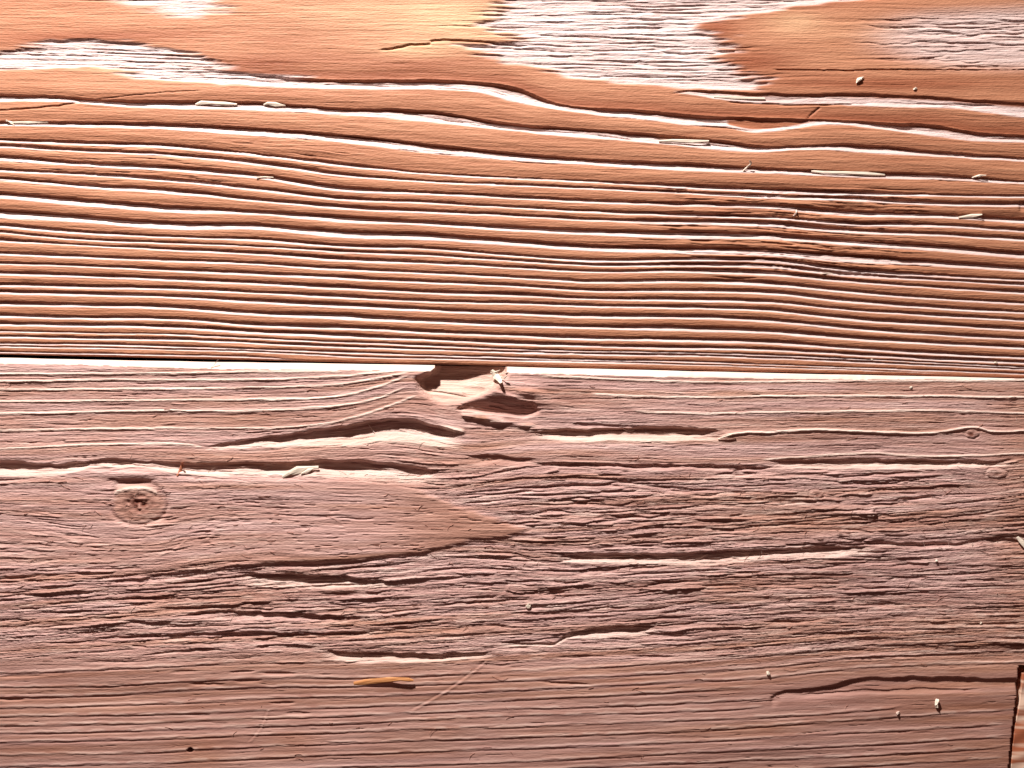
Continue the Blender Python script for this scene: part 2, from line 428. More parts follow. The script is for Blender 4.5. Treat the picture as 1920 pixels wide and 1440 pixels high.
G([(1600,1008,1020),(1700,1014,1028),(1780,1015,1030),(1827,1008,1026),(1873,999,1020),(1940,996,1020)], kd=0.3, dmax=5, ends=(True, False), tl=60, drop=0.35, seed=15)
G([(1850,1006,1024),(1915,1012,1034),(1960,1012,1034)], kd=0.2, dmax=4, ends=(True, False), tl=20, seed=16)
G([(440,1070,1098),(520,1074,1103),(640,1078,1104),(700,1085,1103),(765,1096,1104)], kd=0.32, dmax=9, ends=(True, True), tl=50, drop=0.2, rise=0.45, seed=17)
G([(200,1090,1104),(330,1074,1092),(430,1066,1082),(500,1056,1072),(640,1052,1066),(720,1046,1060)], kd=0.2, dmax=2.6, ends=(True, True), tl=60, seed=18)
G([(225,1119,1129),(330,1117,1130),(470,1116,1128)], depth=3, ends=(True, True), seed=19)
G([(285,1135,1146),(400,1135,1148),(540,1138,1148)], depth=3, ends=(True, True), seed=20)
G([(330,1150,1164),(430,1144,1166),(540,1147,1166),(640,1154,1170),(720,1160,1170)], kd=0.26, dmax=5.5, ends=(True, True), tl=50, seed=21)
G([(228,1163,1176),(280,1162,1177),(330,1164,1174)], depth=3.2, ends=(True, True), tl=25, seed=22)
G([(205,1190,1200),(330,1186,1200),(440,1184,1198),(560,1184,1196),(700,1186,1198)], depth=3.4, ends=(True, True), seed=23)
G([(466,1196,1208),(530,1188,1206),(590,1190,1204)], depth=3.6, ends=(True, True), tl=20, seed=24)
G([(474,1210,1218),(520,1204,1220),(600,1208,1226)], depth=3.0, ends=(True, True), tl=20, seed=25)
G([(600,1217,1236),(640,1216,1242),(773,1224,1241),(850,1222,1238),(935,1221,1232)], kd=0.38, dmax=9, ends=(True, True), tl=22, drop=0.2, rise=0.45, seed=26)
G([(925,1199,1212),(1007,1202,1212),(1045,1199,1210),(1062,1188,1202),(1107,1178,1198),(1160,1170,1196),(1200,1171,1194),(1240,1175,1190)],
  kd=0.36, dmax=8, ends=(True, True), tl=24, drop=0.2, rise=0.45, seed=27)
G([(1195,1186,1200),(1230,1184,1198),(1300,1188,1196)], depth=2.6, ends=(True, True), tl=14, seed=28)
G([(1440,1305,1330),(1447,1301,1330),(1460,1294,1322),(1520,1288,1318),(1567,1280,1315),(1593,1272,1312),(1740,1267,1306),(1907,1271,1300),(1960,1272,1296)],
  kd=0.14, dmax=5.5, ends=(True, False), tl=8, drop=0.10, rise=0.25, seed=29)
G([(1480,1302,1312),(1600,1292,1304),(1700,1290,1302),(1850,1288,1298)], depth=2.0, ends=(True, True), tl=40, seed=30)
pale *= 0.6
gouge = np.clip(pale * 2, 0, 1)
# shorter pits in the flat lower half
for (a, b, y0, y1) in [(153,273,1241,1238),(267,407,1228,1213),(0,86,1268,1264),(167,248,1305,1302),(60,105,1308,1306),(333,364,1258,1257),
                       (440,470,1258,1256),(493,548,1260,1261),(365,418,1280,1281),(450,482,1275,1274),(1187,1262,1229,1230),(1018,1102,1275,1282),
                       (1045,1110,1231,1228),(900,950,1244,1246),(940,990,1215,1213),(515,545,1315,1316),(545,575,1334,1336),(360,390,1338,1340),
                       (890,925,1119,1117),(1240,1300,1150,1140),(1345,1395,1172,1172),(1310,1385,1098,1094),(1440,1500,1164,1166),(0,40,1308,1310),
                       (1790,1870,1090,1086),(1600,1700,1133,1131),(20,60,1112,1104),(250,300,1178,1176)]:
    my = (y0 + y1) / 2
    a -= 14; b += 14
    G([(a, y0 - 1, y0 + 3), ((a + b) / 2 + random.uniform(-15, 15), my - 3, my + 6), (b, y1 - 1, y1 + 3)], wob=1.3, vary=0.4, depth=random.uniform(1.3, 2.5), ends=(True, True), tl=(b - a) * 0.3, seed=random.randint(1, 60))

# raised thin ring lines above
cream = np.zeros_like(Y)
for i, ln in enumerate([
  [(0,701),(320,700),(480,697),(650,696)], [(0,715),(320,712),(480,712),(640,705),(742,695)],
  [(0,731),(320,728),(480,727),(560,725),(640,720),(740,703),(775,696)], [(0,753),(320,750),(480,749),(640,742),(720,722),(776,699)],
  [(0,775),(320,770),(480,770),(640,760),(700,749),(767,724)], [(0,807),(320,802),(500,802),(600,796),(640,788),(720,765),(788,738)],
  [(0,842),(160,834),(320,832),(390,838)],
  [(1100,738),(1280,745),(1440,743),(1600,742),(1760,743),(1920,745)], [(1180,770),(1280,775),(1513,772),(1747,770),(1920,775)],
  [(1340,828),(1352,819),(1373,813),(1440,810),(1527,806),(1760,810),(1800,803),(1830,801),(1850,807),(1920,808)],
  [(1000,704),(1280,716),(1600,714),(1920,713)],
  [(1420,862),(1493,857),(1600,850),(1640,849),(1680,853),(1780,855),(1920,850)]]):
    right = ln[-1][0] >= 1920; left = ln[0][0] <= 0
    ridge(L, ln, 3.2, 4.0, 1.6 if i not in (9,) else 3.0, ends=(not left, not right), mask=cream, seed=i + 2)
# soft dips above each ring line (earlywood wears down towards it)
# latewood rings in the lower half: a fine dark furrow with a frayed pale lip above it
for i, ln in enumerate([
  [(0,1263),(133,1257),(287,1250),(467,1242),(640,1241),(930,1226),(1280,1208),(1440,1197),(1600,1183),(1920,1175)],
  [(0,1288),(213,1285),(333,1277),(573,1270),(640,1271),(900,1262),(1280,1240),(1447,1227),(1600,1213),(1760,1205),(1920,1205)],
  [(0,1307),(200,1303),(333,1295),(500,1288),(640,1287),(960,1276),(1280,1260),(1440,1250),(1600,1233),(1920,1222)],
  [(0,1327),(200,1322),(360,1317),(533,1308),(640,1307),(960,1294),(1280,1278),(1440,1270),(1600,1253),(1920,1242)],
  [(0,1343),(300,1338),(640,1326),(960,1312),(1280,1296),(1420,1288)],
  [(0,1360),(267,1355),(400,1350),(640,1342),(927,1330),(1280,1318),(1440,1310)],
  [(0,1375),(320,1367),(640,1356),(960,1342),(1280,1333),(1440,1325)],
  [(0,1392),(320,1383),(640,1372),(960,1362),(1280,1350),(1513,1340),(1700,1325)],
  [(0,1415),(213,1412),(427,1402),(640,1393),(960,1382),(1280,1370),(1513,1355),(1747,1340),(1960,1325)],
  [(0,1437),(320,1428),(640,1414),(960,1403),(1280,1391),(1600,1373),(1886,1357)],
  [(0,1460),(320,1450),(640,1438),(960,1428),(1280,1411),(1600,1397),(1886,1380)],
  [(0,1480),(640,1458),(1280,1430),(1600,1417),(1886,1400)],
  [(0,1500),(640,1478),(1280,1450),(1600,1436),(1886,1420)]]):
    f = 1.0 if i > 3 else 0.8
    groove(L, [(x, y - 0.5, y + 5.0) for x, y in ln], depth=0.8 * f, mode='add', ends=(False, ln[-1][0] < 1900), tl=80, seed=i, mask=None, wob=1.0, drop=0.3, rise=0.4, vary=0.9)
    m = np.zeros_like(Y)
    ridge(L, [(x, y - 3) for x, y in ln], 5.0, 3.5, 0.9, ends=(False, ln[-1][0] < 1900), mask=m, seed=i + 3, wob=1.1)
    d = Y - curve(ln, XS)
    g = ss((noise(X, V, 24, 5, i % 12) + 0.5) / 0.8)
    cream = np.maximum(cream, 0.3 * m * g)
    if i > 3: dark = np.maximum(dark, (0.35 + 0.3 * noise(X, V, 50, 6, i % 9)) * np.exp(-((d - 2.0) / 3.0) ** 2))
    tan = np.maximum(tan, (0.75 if i < 4 else 0.4) * ss((d - 1) / 3) * (1 - ss((d - 9) / 9)))

# frayed earlywood everywhere, following the grain
fr = np.clip(rough, 0.05, 1)
fibres(L, 5200, (-60, 1980, 690, 1240), (16, 85), (1.2, 2.6), (0.4, 1.4), where=fr, seed=21, wander=1.4, raised=0.55)
fibres(L, 520, (-60, 1980, 860, 1220), (30, 170), (3.0, 6.0), (1.0, 3.0), where=fr * 0.8 * (1 - iright), seed=22, wander=2.0, raised=0.3)
fibres(L, 1500, (-60, 1980, 690, 880), (20, 110), (1.2, 2.4), (0.25, 0.9), where=None, seed=23, wander=0.9, raised=0.55)
fibres(L, 900, (-60, 1980, 1190, 1470), (10, 60), (1.3, 2.8), (0.2, 0.7), where=None, seed=24, wander=0.9, raised=0.5)
fibres(L, 190, (950, 1720, 870, 1110), (25, 110), (4.0, 8.0), (1.4, 3.6), where=1 - iright, seed=25, wander=3.0, raised=0.3)
fibres(L, 160, (0, 760, 1050, 1200), (40, 160), (3.0, 6.5), (0.9, 2.6), where=None, seed=26, wander=1.6, raised=0.3)
fibres(L, 130, (380, 900, 930, 1040), (8, 26), (2.0, 4.0), (0.8, 1.9), where=islb, seed=27, wander=0.6)
fibres(L, 240, (-60, 420, 900, 1090), (20, 90), (2.0, 4.5), (0.4, 1.2), where=None, seed=28, wander=1.6, raised=0.4)

fibres(L, 900, (-60, 1980, 780, 1260), (14, 90), (1.6, 3.6), (0.6, 2.2), where=gouge, seed=31, wander=1.6, raised=0.45)
fibres(L, 1100, (-60, 1980, 700, 1240), (10, 55), (0.7, 1.3), (1.2, 3.2), where=np.clip(fr * 0.9 + 0.1, 0, 1), seed=32, wander=1.3, sharp=0.7)
fibres(L, 260, (-60, 1980, 1200, 1460), (10, 45), (0.7, 1.3), (0.7, 1.8), where=None, seed=33, wander=1.2, sharp=0.7)
# the lifted wedge at right centre
k = ss((X - 1500) / 130) * (1 - ss((X - 1636 - 6 * noise(X, Y, 9, 4, 2)) / 5)) * np.exp(-((Y - (957 + (X - 1560) * 0.07)) / 8) ** 2)
L.H += 6.0 * k; cream = np.maximum(cream, 0.2 * k)

# knots
def knot(cx, cy, rx, ry, h, crater, eye):
    a = (X - cx) / rx; b = (Y - cy) / ry
    r = np.sqrt(a * a + b * b) + 0.10 * noise(np.arctan2(b, a) * 40, r_ := np.sqrt(a * a + b * b), 22, 1.0, 3)
    ins = 1 - ss((r - 0.82) / 0.3)
    L.H[:] = L.H * (1 - 0.85 * ins) + ins * h * (1 - 0.6 * r ** 2)
    L.H[:] += ins * (0.8 * np.sin(r * 13 + noise(X, Y, 14, 14, 4)) * crater * 0.35 + 0.8 * noise(X, Y, 6, 5, 6))
    L.H[:] -= 2.2 * crater * np.exp(-((r - 1.08) / 0.10) ** 2)
    e = np.exp(-((a + 0.02) / eye) ** 2 - ((b - 0.02) / (eye * 0.9)) ** 2) * (0.6 + 0.8 * noise(X, Y, 7, 6, 9))
    L.H[:] -= 7 * crater * np.clip(e, 0, 1)
    return ins, r, e
kA, rA, eA = knot(261, 943, 50, 40, 1.5, 1.0, 0.36)
kB, rB, eB = knot(1820, 813, 13, 9, 1.6, 0.4, 0.5)
kC, rC, eC = knot(1866, 887, 20, 10, 1.8, 0.45, 0.45)
kD, rD, eD = knot(1529, 926, 14, 9, 2.0, 0.5, 0.5)
kk = np.maximum.reduce([kA, kB, kC, kD])
tan = np.maximum(tan, 0.6 * kA); tan = np.maximum(tan, 0.35 * np.maximum.reduce([kB, kC, kD]))
dark = np.maximum(dark, np.clip(1.9 * np.maximum.reduce([eA, eB, eC, eD]), 0, 1))
dark = np.maximum(dark, 0.4 * kA * np.exp(-((rA - 0.5) / 0.12) ** 2)); dark = np.maximum(dark, 0.55 * np.exp(-((rA - 1.02) / 0.06) ** 2) * (0.6 + 0.6 * noise(X, Y, 16, 12, 5)))
# shoulder and hood over the big knot
L.H -= 6.0 * np.exp(-((X - 250) / 34) ** 2) * ss((Y - 896) / 3) * (1 - ss((Y - 903) / 16))
L.H += 3.0 * np.exp(-((X - 255) / 70) ** 2 - ((Y - 889) / 7) ** 2)
arc = np.exp(-((Y - (914 + (X - 258) ** 2 / 170)) / 4.0) ** 2) * (np.abs(X - 256) < 40)
L.H += 2.4 * arc; cream = np.maximum(cream, 0.8 * arc)

# torn hollow at the joint with the broken-out lump right of it
strip = curve([(0,681.5),(160,684),(300,688.5),(400,691),(640,693.5),(818,697),(950,699.5),(1280,707.5),(1500,710),(1600,710.5),(1760,711),(1920,711.5)], XS) + 0.9 * noise1(XS, 24, 7) + 0.8 * noise1(XS, 8, 9) * (noise1(XS, 90, 2) > 0)
hol = poly_mask(X, Y + 1.5 * noise(X, Y, 20, 20, 2), [(817,640),(815,690),(800,703),(786,710),(788,728),(806,746),(826,757),(868,752),(906,741),(928,724),(941,712),(951,694),(951,640)])
holb = blur(hol, 2, 3)
L.H = L.H * (1 - 0.9 * holb) - holb * (34 - 24 * ss((Y - 700) / 52) - 12.0 * ss((X - 855) / 70) * (1 - ss((Y - 715) / 30))) + holb * (0.7 * noise(X, V, 80, 6, 5) + 0.5 * noise(X, V, 60, 3.2, 7))
groove(L, [(778,728,734),(830,735,743),(890,745,752)], depth=2.5, mode='add', ends=(True, True), tl=25)
pale = np.maximum(pale, 0.5 * holb); tan = np.maximum(tan, 0.9 * holb)
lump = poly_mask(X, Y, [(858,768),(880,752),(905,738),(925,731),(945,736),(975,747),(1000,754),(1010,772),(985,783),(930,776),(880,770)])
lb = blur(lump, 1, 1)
L.H += lb * (6.0 - 17.0 * ss((Y - 735) / 40))
L.H += 8.5 * np.exp(-((X - 985) / 65) ** 2 - ((Y - (724 + (X - 940) * 0.25)) / 17) ** 2) * (1 + 0.35 * noise(X, V, 40, 7, 3)) * (1 - holb)
dark = np.maximum(dark, 0.35 * lb)  # shade of the facet turned from the lamp, painted into its colour
torn = np.exp(-((Y - (778 + (X - 880) * 0.18)) / 9) ** 2) * ss((X - 862) / 8) * (1 - ss((X - 985) / 40))
L.H += torn * (4.0 + 4.0 * noise(X, Y, 30, 6, 3))
tan = np.maximum(tan, 0.9 * torn * ss(noise(X, Y, 30, 6, 8) + 0.4)); cream = np.maximum(cream, 0.8 * torn * ss(noise(X, Y, 22, 5, 9) + 0.3))
# lifted flap below the hollow
flap = np.exp(-((Y - (803 + (X - 840) * 0.22)) / 5) ** 2) * ss((X - 815) / 30) * (1 - ss((X - 868) / 5))
L.H += 4 * flap; cream = np.maximum(cream, flap)

# pin hole
L.H -= 40 * (((X - 359) ** 2 + ((Y - 1404) * 1.1) ** 2) < 5.2 ** 2)
# scratches across the grain
for (xa, ya, xb, yb_, wd) in [(773,1332,912,1240,2.2),(300,1040,352,1010,1.5),(470,1390,505,1330,2),(930,1120,955,1095,3)]:
    ln = math.hypot(xb - xa, yb_ - ya); ux, uy = (xb - xa) / ln, (yb_ - ya) / ln
    t = (X - xa) * ux + (Y - ya) * uy; dd = (X - xa) * uy - (Y - ya) * ux + 5 * np.sin(np.clip(t / ln, 0, 1) * math.pi)
    on = (t > 0) & (t < ln)
    L.H += 0.9 * np.exp(-(dd / wd) ** 2) * on
    L.H -= 0.7 * np.exp(-((dd - wd * 1.5) / wd) ** 2) * on
# squared pit at lower right where the next piece is let in
def gapx(y): return np.interp(y, [1247, 1307, 1367, 1440, 1780], [1908, 1903, 1895, 1888, 1850])
pit = (Y > 1247) & (X > gapx(Y))
L.H[pit] = -120.0
# tan, dark and cream tints over the plank
tan = np.maximum(tan, 0.75 * iright * ss((X - 600) / 280))
tan = np.maximum(tan, 0.55 * ss((Y - 1195) / 40) * (1 - ss((Y - 1345) / 50)) * (0.75 + 0.5 * noise(X, V, 300, 20, 3)))
tan = np.maximum(tan, ss((X - 1380) / 450) * ss((Y - 1080) / 120) * (0.7 + 0.3 * noise(X, V, 160, 12, 4)))  # browner towards the lower right
tan = np.maximum(tan, ss((X - 1780) / 170) * (0.75 + 0.25 * noise(X, V, 80, 12, 9)))  # browner towards the right edge
tan = np.maximum(tan, 0.22 + 0.55 * noise(X, V, 330, 11, 2) + 0.2 * noise(X, V, 90, 40, 5))
dark = np.maximum(dark, 0.30 * ss(noise(X, V, 140, 5, 12) - 0.15))
dark = np.maximum(dark, 0.5 * ss((noise(X, V, 420, 4.2, 14) - 0.45) / 0.4) * ss((noise(X, V, 150, 30, 15) + 0.4) / 0.6))
dark = np.maximum(dark, 0.25 * ss((Y - 1180) / 160) * (1 + 0.6 * noise(X, V, 200, 14, 13)))  # falloff of the light towards the bottom, put into the colour
dark = np.maximum(dark, 0.45 * (blur(poly_mask(X, Y, [(420,706),(500,716),(580,745),(500,740),(440,722)]), 8, 4)  # darker diagonal smudges below the joint
                               + blur(poly_mask(X, Y, [(1005,712),(1080,720),(1120,752),(1060,760),(1010,735)]), 8, 4)
                               + blur(poly_mask(X, Y, [(1508,808),(1525,812),(1600,850),(1570,848)]), 5, 3)
                               + blur(poly_mask(X, Y, [(1110,735),(1140,738),(1210,790),(1170,780)]), 8, 4)))
fray = ss((noise(X, V, 45, 3.6, 10) + 0.7 * noise(X, V, 18, 2.4, 11) - 0.15) / 0.7)
cream = np.maximum(cream, 0.34 * fray * np.clip(0.35 + rough, 0, 1) * (1 - 0.8 * iright) * (1 - 0.6 * ss((Y - 1220) / 60)))
cream = np.clip(np.maximum(cream, pale), 0, 1)

L.H += ZL
# planed bevel along the joint (skips the torn hollow)
ysm = seam(XS)[None, :] + 1.6
bev = ZL - np.maximum(strip[None, :] - Y, 0) * 0.82
on = (Y < strip[None, :]) & (hol < 0.5)
bl = L.H.copy()
L.H = np.where(on, np.minimum(bev + 0.15 * noise(X, Y, 120, 4, 3), 1e9), L.H)
near = (1 - ss((Y - strip[None, :]) / 7)) * (Y >= strip[None, :]) * (1 - holb)
L.H = L.H * (1 - near) + near * (ZL + 0.3 + 0.4 * (L.H - ZL))
bevm = on.astype(float)
cream = np.maximum(cream, bevm); dark *= 1 - bevm; tan = tan * (1 - bevm)
fib = np.clip(0.45 + 0.7 * rough, 0, 1) * (1 - 0.5 * ss((Y - 1215) / 60)) * (1 - 0.4 * iright) * (1 - 0.7 * bevm)
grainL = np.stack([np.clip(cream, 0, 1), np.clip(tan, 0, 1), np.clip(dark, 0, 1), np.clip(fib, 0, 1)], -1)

# ------------------------------------------------------------------ materials
def new_mat(name):
    m = bpy.data.materials.new(name); m.use_nodes = True
    nt = m.node_tree
    return m, nt, nt.nodes["Principled BSDF"]

def mix(nt, fac, a, b, blend='MIX'):
    n = nt.nodes.new("ShaderNodeMix"); n.data_type = 'RGBA'; n.blend_type = blend
    for sock, v in ((n.inputs[0], fac), (n.inputs[6], a), (n.inputs[7], b)):
        if hasattr(v, 'is_linked'): nt.links.new(v, sock)
        elif isinstance(v, (int, float)): sock.default_value = v
        else: sock.default_value = (*v, 1)
    return n.outputs[2]

def streak(nt, sx, sy, scale, detail=4, lo=0.35, hi=0.65):
    tc = nt.nodes.new("ShaderNodeTexCoord")
    mp = nt.nodes.new("ShaderNodeMapping"); mp.inputs['Scale'].default_value = (sx, sy, sy)
    nt.links.new(tc.outputs['Object'], mp.inputs[0])
    n = nt.nodes.new("ShaderNodeTexNoise"); n.inputs['Scale'].default_value = scale; n.inputs['Detail'].default_value = detail
    nt.links.new(mp.outputs[0], n.inputs['Vector'])
    r = nt.nodes.new("ShaderNodeMapRange"); r.inputs[1].default_value = lo; r.inputs[2].default_value = hi
    nt.links.new(n.outputs['Fac'], r.inputs[0])
    return r.outputs[0], n.outputs['Fac']

def wood(name, base, c0, c1, c2, s_dark, rough0, bump):
    """base tinted by the three grain channels stored on the mesh, plus fine fibre streaks"""
    m, nt, b = new_mat(name)
    at = nt.nodes.new("ShaderNodeAttribute"); at.attribute_name = "grain"
    sp = nt.nodes.new("ShaderNodeSeparateColor"); nt.links.new(at.outputs['Color'], sp.inputs[0])
    col = mix(nt, sp.outputs[1], base, c1)
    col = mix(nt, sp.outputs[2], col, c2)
    col = mix(nt, sp.outputs[0], col, c0)
    f1, raw1 = streak(nt, 60, 1500, 1.0, 5)
    f2, raw2 = streak(nt, 14, 260, 1.0, 3)
    f3, raw3 = streak(nt, 130, 2900, 1.0, 4)
    col = mix(nt, f1, mix(nt, 0.34, col, s_dark, 'MULTIPLY'), col)
    col = mix(nt, f2, mix(nt, 0.26, col, s_dark, 'MULTIPLY'), col)
    col = mix(nt, f3, mix(nt, 0.22, col, s_dark, 'MULTIPLY'), col)
    nt.links.new(col, b.inputs['Base Color'])
    b.inputs['Roughness'].default_value = rough0
    b.inputs['Specular IOR Level'].default_value = 0.25
    bp = nt.nodes.new("ShaderNodeBump"); ms = nt.nodes.new('ShaderNodeMath'); ms.operation = 'MULTIPLY'; ms.inputs[1].default_value = bump; nt.links.new(at.outputs['Alpha'], ms.inputs[0]); nt.links.new(ms.outputs[0], bp.inputs['Strength']); bp.inputs['Distance'].default_value = 0.0005
    f4, raw4 = streak(nt, 900, 4200, 1.0, 4)
    h1 = nt.nodes.new("ShaderNodeMath"); h1.operation = 'ADD'
    nt.links.new(raw1, h1.inputs[0]); nt.links.new(raw3, h1.inputs[1])
    h2 = nt.nodes.new("ShaderNodeMath"); h2.operation = 'ADD'
    nt.links.new(h1.outputs[0], h2.inputs[0]); nt.links.new(raw4, h2.inputs[1])
    nt.links.new(h2.outputs[0], bp.inputs['Height']); nt.links.new(bp.outputs[0], b.inputs['Normal'])
    return m

M_UP = wood("larch_upper", (0.545, 0.265, 0.152), (0.77, 0.66, 0.64), (0.34, 0.115, 0.055), (0.80, 0.55, 0.33), (0.58, 0.38, 0.30), 0.6, 0.45)
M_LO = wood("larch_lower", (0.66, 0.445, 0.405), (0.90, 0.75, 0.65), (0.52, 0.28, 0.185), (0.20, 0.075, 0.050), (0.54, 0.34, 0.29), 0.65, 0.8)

def plain(name, c, c2=None, r=0.6):
    m, nt, b = new_mat(name)
    f, raw = streak(nt, 300, 2500, 1.0, 4)
    nt.links.new(mix(nt, f, c2 or tuple(v * 0.7 for v in c), c), b.inputs['Base Color'])
    b.inputs['Roughness'].default_value = r
    b.inputs['Specular IOR Level'].default_value = 0.25
    return m
M_PALE = plain("pale_fibre", (0.86, 0.74, 0.60))
M_RUST = plain("reddish_fibre", (0.55, 0.20, 0.11))
M_ORNG = plain("amber_fibre", (0.64, 0.30, 0.12), (0.52, 0.21, 0.07))
M_HAIR = plain("fuzz", (0.85, 0.66, 0.56))

def striped():
    m, nt, b = new_mat("striped_wood")
    tc = nt.nodes.new("ShaderNodeTexCoord")
    mp = nt.nodes.new("ShaderNodeMapping"); mp.inputs['Rotation'].default_value = (0, 0, math.radians(35)); mp.inputs['Scale'].default_value = (40, 1, 1)
    nt.links.new(tc.outputs['Object'], mp.inputs[0])
    w = nt.nodes.new("ShaderNodeTexNoise"); w.inputs['Scale'].default_value = 1.0
    mp.inputs['Scale'].default_value = (60, 520, 60)
    nt.links.new(mp.outputs[0], w.inputs['Vector'])
    r = nt.nodes.new("ShaderNodeMapRange"); r.inputs[1].default_value = 0.42; r.inputs[2].default_value = 0.58
    nt.links.new(w.outputs['Fac'], r.inputs[0])
    nt.links.new(mix(nt, r.outputs[0], (0.42, 0.13, 0.06), (0.80, 0.56, 0.42)), b.inputs['Base Color'])
    b.inputs['Roughness'].default_value = 0.6
    return m
M_STR = striped()

# ------------------------------------------------------------------ turn the grids into board meshes
def make_mesh(name, verts, faces, mat, parent, grain=None, smooth=True):
    me = bpy.data.meshes.new(name)
    verts = np.asarray(verts, np.float32); faces = np.asarray(faces, np.int32)
    me.vertices.add(len(verts)); me.vertices.foreach_set("co", verts.ravel())
    n = faces.shape[1]
    me.loops.add(faces.size); me.loops.foreach_set("vertex_index", faces.ravel())
    me.polygons.add(len(faces))
    me.polygons.foreach_set("loop_start", np.arange(0, faces.size, n, dtype=np.int32))
    me.update(calc_edges=True)
    if smooth: me.polygons.foreach_set("use_smooth", np.ones(len(faces), bool))
    if grain is not None:
        a = me.attributes.new("grain", 'FLOAT_COLOR', 'POINT')
        g = np.ascontiguousarray(grain, np.float32)
        a.data.foreach_set("color", g.ravel())
    me.materials.append(mat)
    me.validate()
    o = bpy.data.objects.new(name, me); COL.objects.link(o)
    if parent: o.parent = parent
    return o

def thing(name, label, cat, group=None):
    o = bpy.data.objects.new(name, None); COL.objects.link(o)
    o.empty_display_size = 0.01
    o['label'] = label; o['category'] = cat
    if group: o['group'] = group
    return o

def board(R, grain, mat, parent, regions, thick):
    ny, nx = R.Y.shape
    co = np.stack([(R.X - 960) * S, (720 - R.Y) * S, R.H * S], -1).reshape(-1, 3)
    gr = grain.reshape(-1, 4)
    idx = np.arange(ny * nx).reshape(ny, nx)
    q = np.stack([idx[:-1, :-1], idx[1:, :-1], idx[1:, 1:], idx[:-1, 1:]], -1).reshape(-1, 4)
    cx = ((R.X[:-1, :-1] + R.X[1:, 1:]) / 2).ravel(); cy = ((R.Y[:-1, :-1] + R.Y[1:, 1:]) / 2).ravel()
    own = np.zeros(len(q), int)
    for i, (nm, lab, fn) in enumerate(regions):
        own[fn(cx, cy)] = i + 1
    names = [('face', None)] + [(n, l) for n, l, f in regions]
    for i, (nm, lab) in enumerate(names):
        f = q[own == i]
        u, inv = np.unique(f, return_inverse=True)
        v = co[u]; g = gr[u]; f = inv.reshape(-1, 4)
        o = make_mesh(nm, v, f, mat, parent, g)
        if lab: o['label'] = lab
    # sides and underside: one closed body below the worked face
    ring = np.concatenate([idx[0, :], idx[1:, -1], idx[-1, ::-1][1:], idx[::-1, 0][1:-1]])
    top = co[ring]; bot = top.copy(); bot[:, 2] = -thick
    n = len(ring); a = np.arange(n); b = (a + 1) % n
    f = np.stack([a, b, b + n, a + n], -1)
    cen = np.array([[top[:, 0].mean(), top[:, 1].mean(), -thick]])
    f2 = np.stack([a + n, b + n, np.full(n, 2 * n), np.full(n, 2 * n)], -1)
    me = bpy.data.meshes.new("core")
    me.from_pydata(np.concatenate([top, bot, cen]).tolist(), [], f.tolist() + [t[:3] for t in f2.tolist()])
    at = me.attributes.new("grain", 'FLOAT_COLOR', 'POINT')
    g = np.ones((2 * n + 1, 4), np.float32); g[:, :3] = (0.35, 0.3, 0.0)
    at.data.foreach_set("color", g.ravel())
    me.materials.append(mat)
    o = bpy.data.objects.new("core", me); COL.objects.link(o); o.parent = parent

top_board = thing("wooden_board", "orange upper board with long brushed ridges, pale washed grain above the joint", "board", "boards lying edge to edge")
board(U, grainU, M_UP, top_board, [], 0.022)

low_board = thing("wooden_board", "pinkish lower board with torn frayed grain, round knot and broken hollow at its top edge", "board", "boards lying edge to edge")
def near_poly(pts):
    def fn(x, y):
        return poly_mask(x[None, :], y[None, :], pts)[0] > 0.5
    return fn
def ell(cx, cy, rx, ry):
    return lambda x, y: ((x - cx) / rx) ** 2 + ((y - cy) / ry) ** 2 < 1
HOL = [(817,640),(815,690),(800,703),(786,710),(788,728),(806,746),(826,757),(868,752),(906,741),(928,724),(941,712),(951,694),(951,640)]
def strip_fn(x, y):
    return (y < np.interp(x, XS, strip)) & ~near_poly(HOL)(x, y)
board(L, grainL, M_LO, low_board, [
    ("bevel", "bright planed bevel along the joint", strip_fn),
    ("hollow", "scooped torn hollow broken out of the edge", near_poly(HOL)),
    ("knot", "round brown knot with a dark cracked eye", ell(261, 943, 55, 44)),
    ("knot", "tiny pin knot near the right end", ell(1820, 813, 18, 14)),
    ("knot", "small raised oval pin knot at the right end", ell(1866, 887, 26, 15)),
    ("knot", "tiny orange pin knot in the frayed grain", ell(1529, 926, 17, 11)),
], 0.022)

# ------------------------------------------------------------------ piece let in at the lower right corner
blk = thing("wooden_block", "striped reddish wood piece let into the bottom right corner behind a dark gap", "wood block")
def block_mesh():
    xs = [gapx(y) + d for y, d in ((1255, 9), (1307, 9), (1367, 6), (1440, 6), (1780, 8))]
    ys = [1262, 1307, 1367, 1440, 1700]
    nx = 60
    V_, F_ = [], []
    rows = []
    yy = np.linspace(1262, 1700, 90)
    for y in yy:
        x0 = np.interp(y, ys, xs)
        r = []
        for i in range(nx + 1):
            x = x0 + (2300 - x0) * (i / nx) ** 1.6
            z = 9.5 + 0.8 * math.sin((x * 0.6 + y) / 7.0) - (1.5 if i == 0 else 0)
            r.append(len(V_)); V_.append((wx(x), wy(y), z * S))
        rows.append(r)
    for a, b in zip(rows[:-1], rows[1:]):
        for i in range(nx): F_.append((a[i], b[i], b[i+1], a[i+1]))
    ring = rows[0] + [r[-1] for r in rows[1:]] + rows[-1][::-1][1:] + [r[0] for r in rows[::-1][1:-1]]
    base = {}
    for i in ring:
        base[i] = len(V_); V_.append((V_[i][0], V_[i][1], -110 * S))
    for a, b in zip(ring, ring[1:] + ring[:1]): F_.append((a, b, base[b], base[a]))
    me = bpy.data.meshes.new("body"); me.from_pydata(V_, [], F_); me.materials.append(M_STR)
    for p in me.polygons: p.use_smooth = False
    o = bpy.data.objects.new("body", me); COL.objects.link(o); o.parent = blk
block_mesh()

# ------------------------------------------------------------------ loose crumbs, splinters and fibres
def hz(px, py):
    R = U if py < seam(px) else L
    return R.at(px, py)

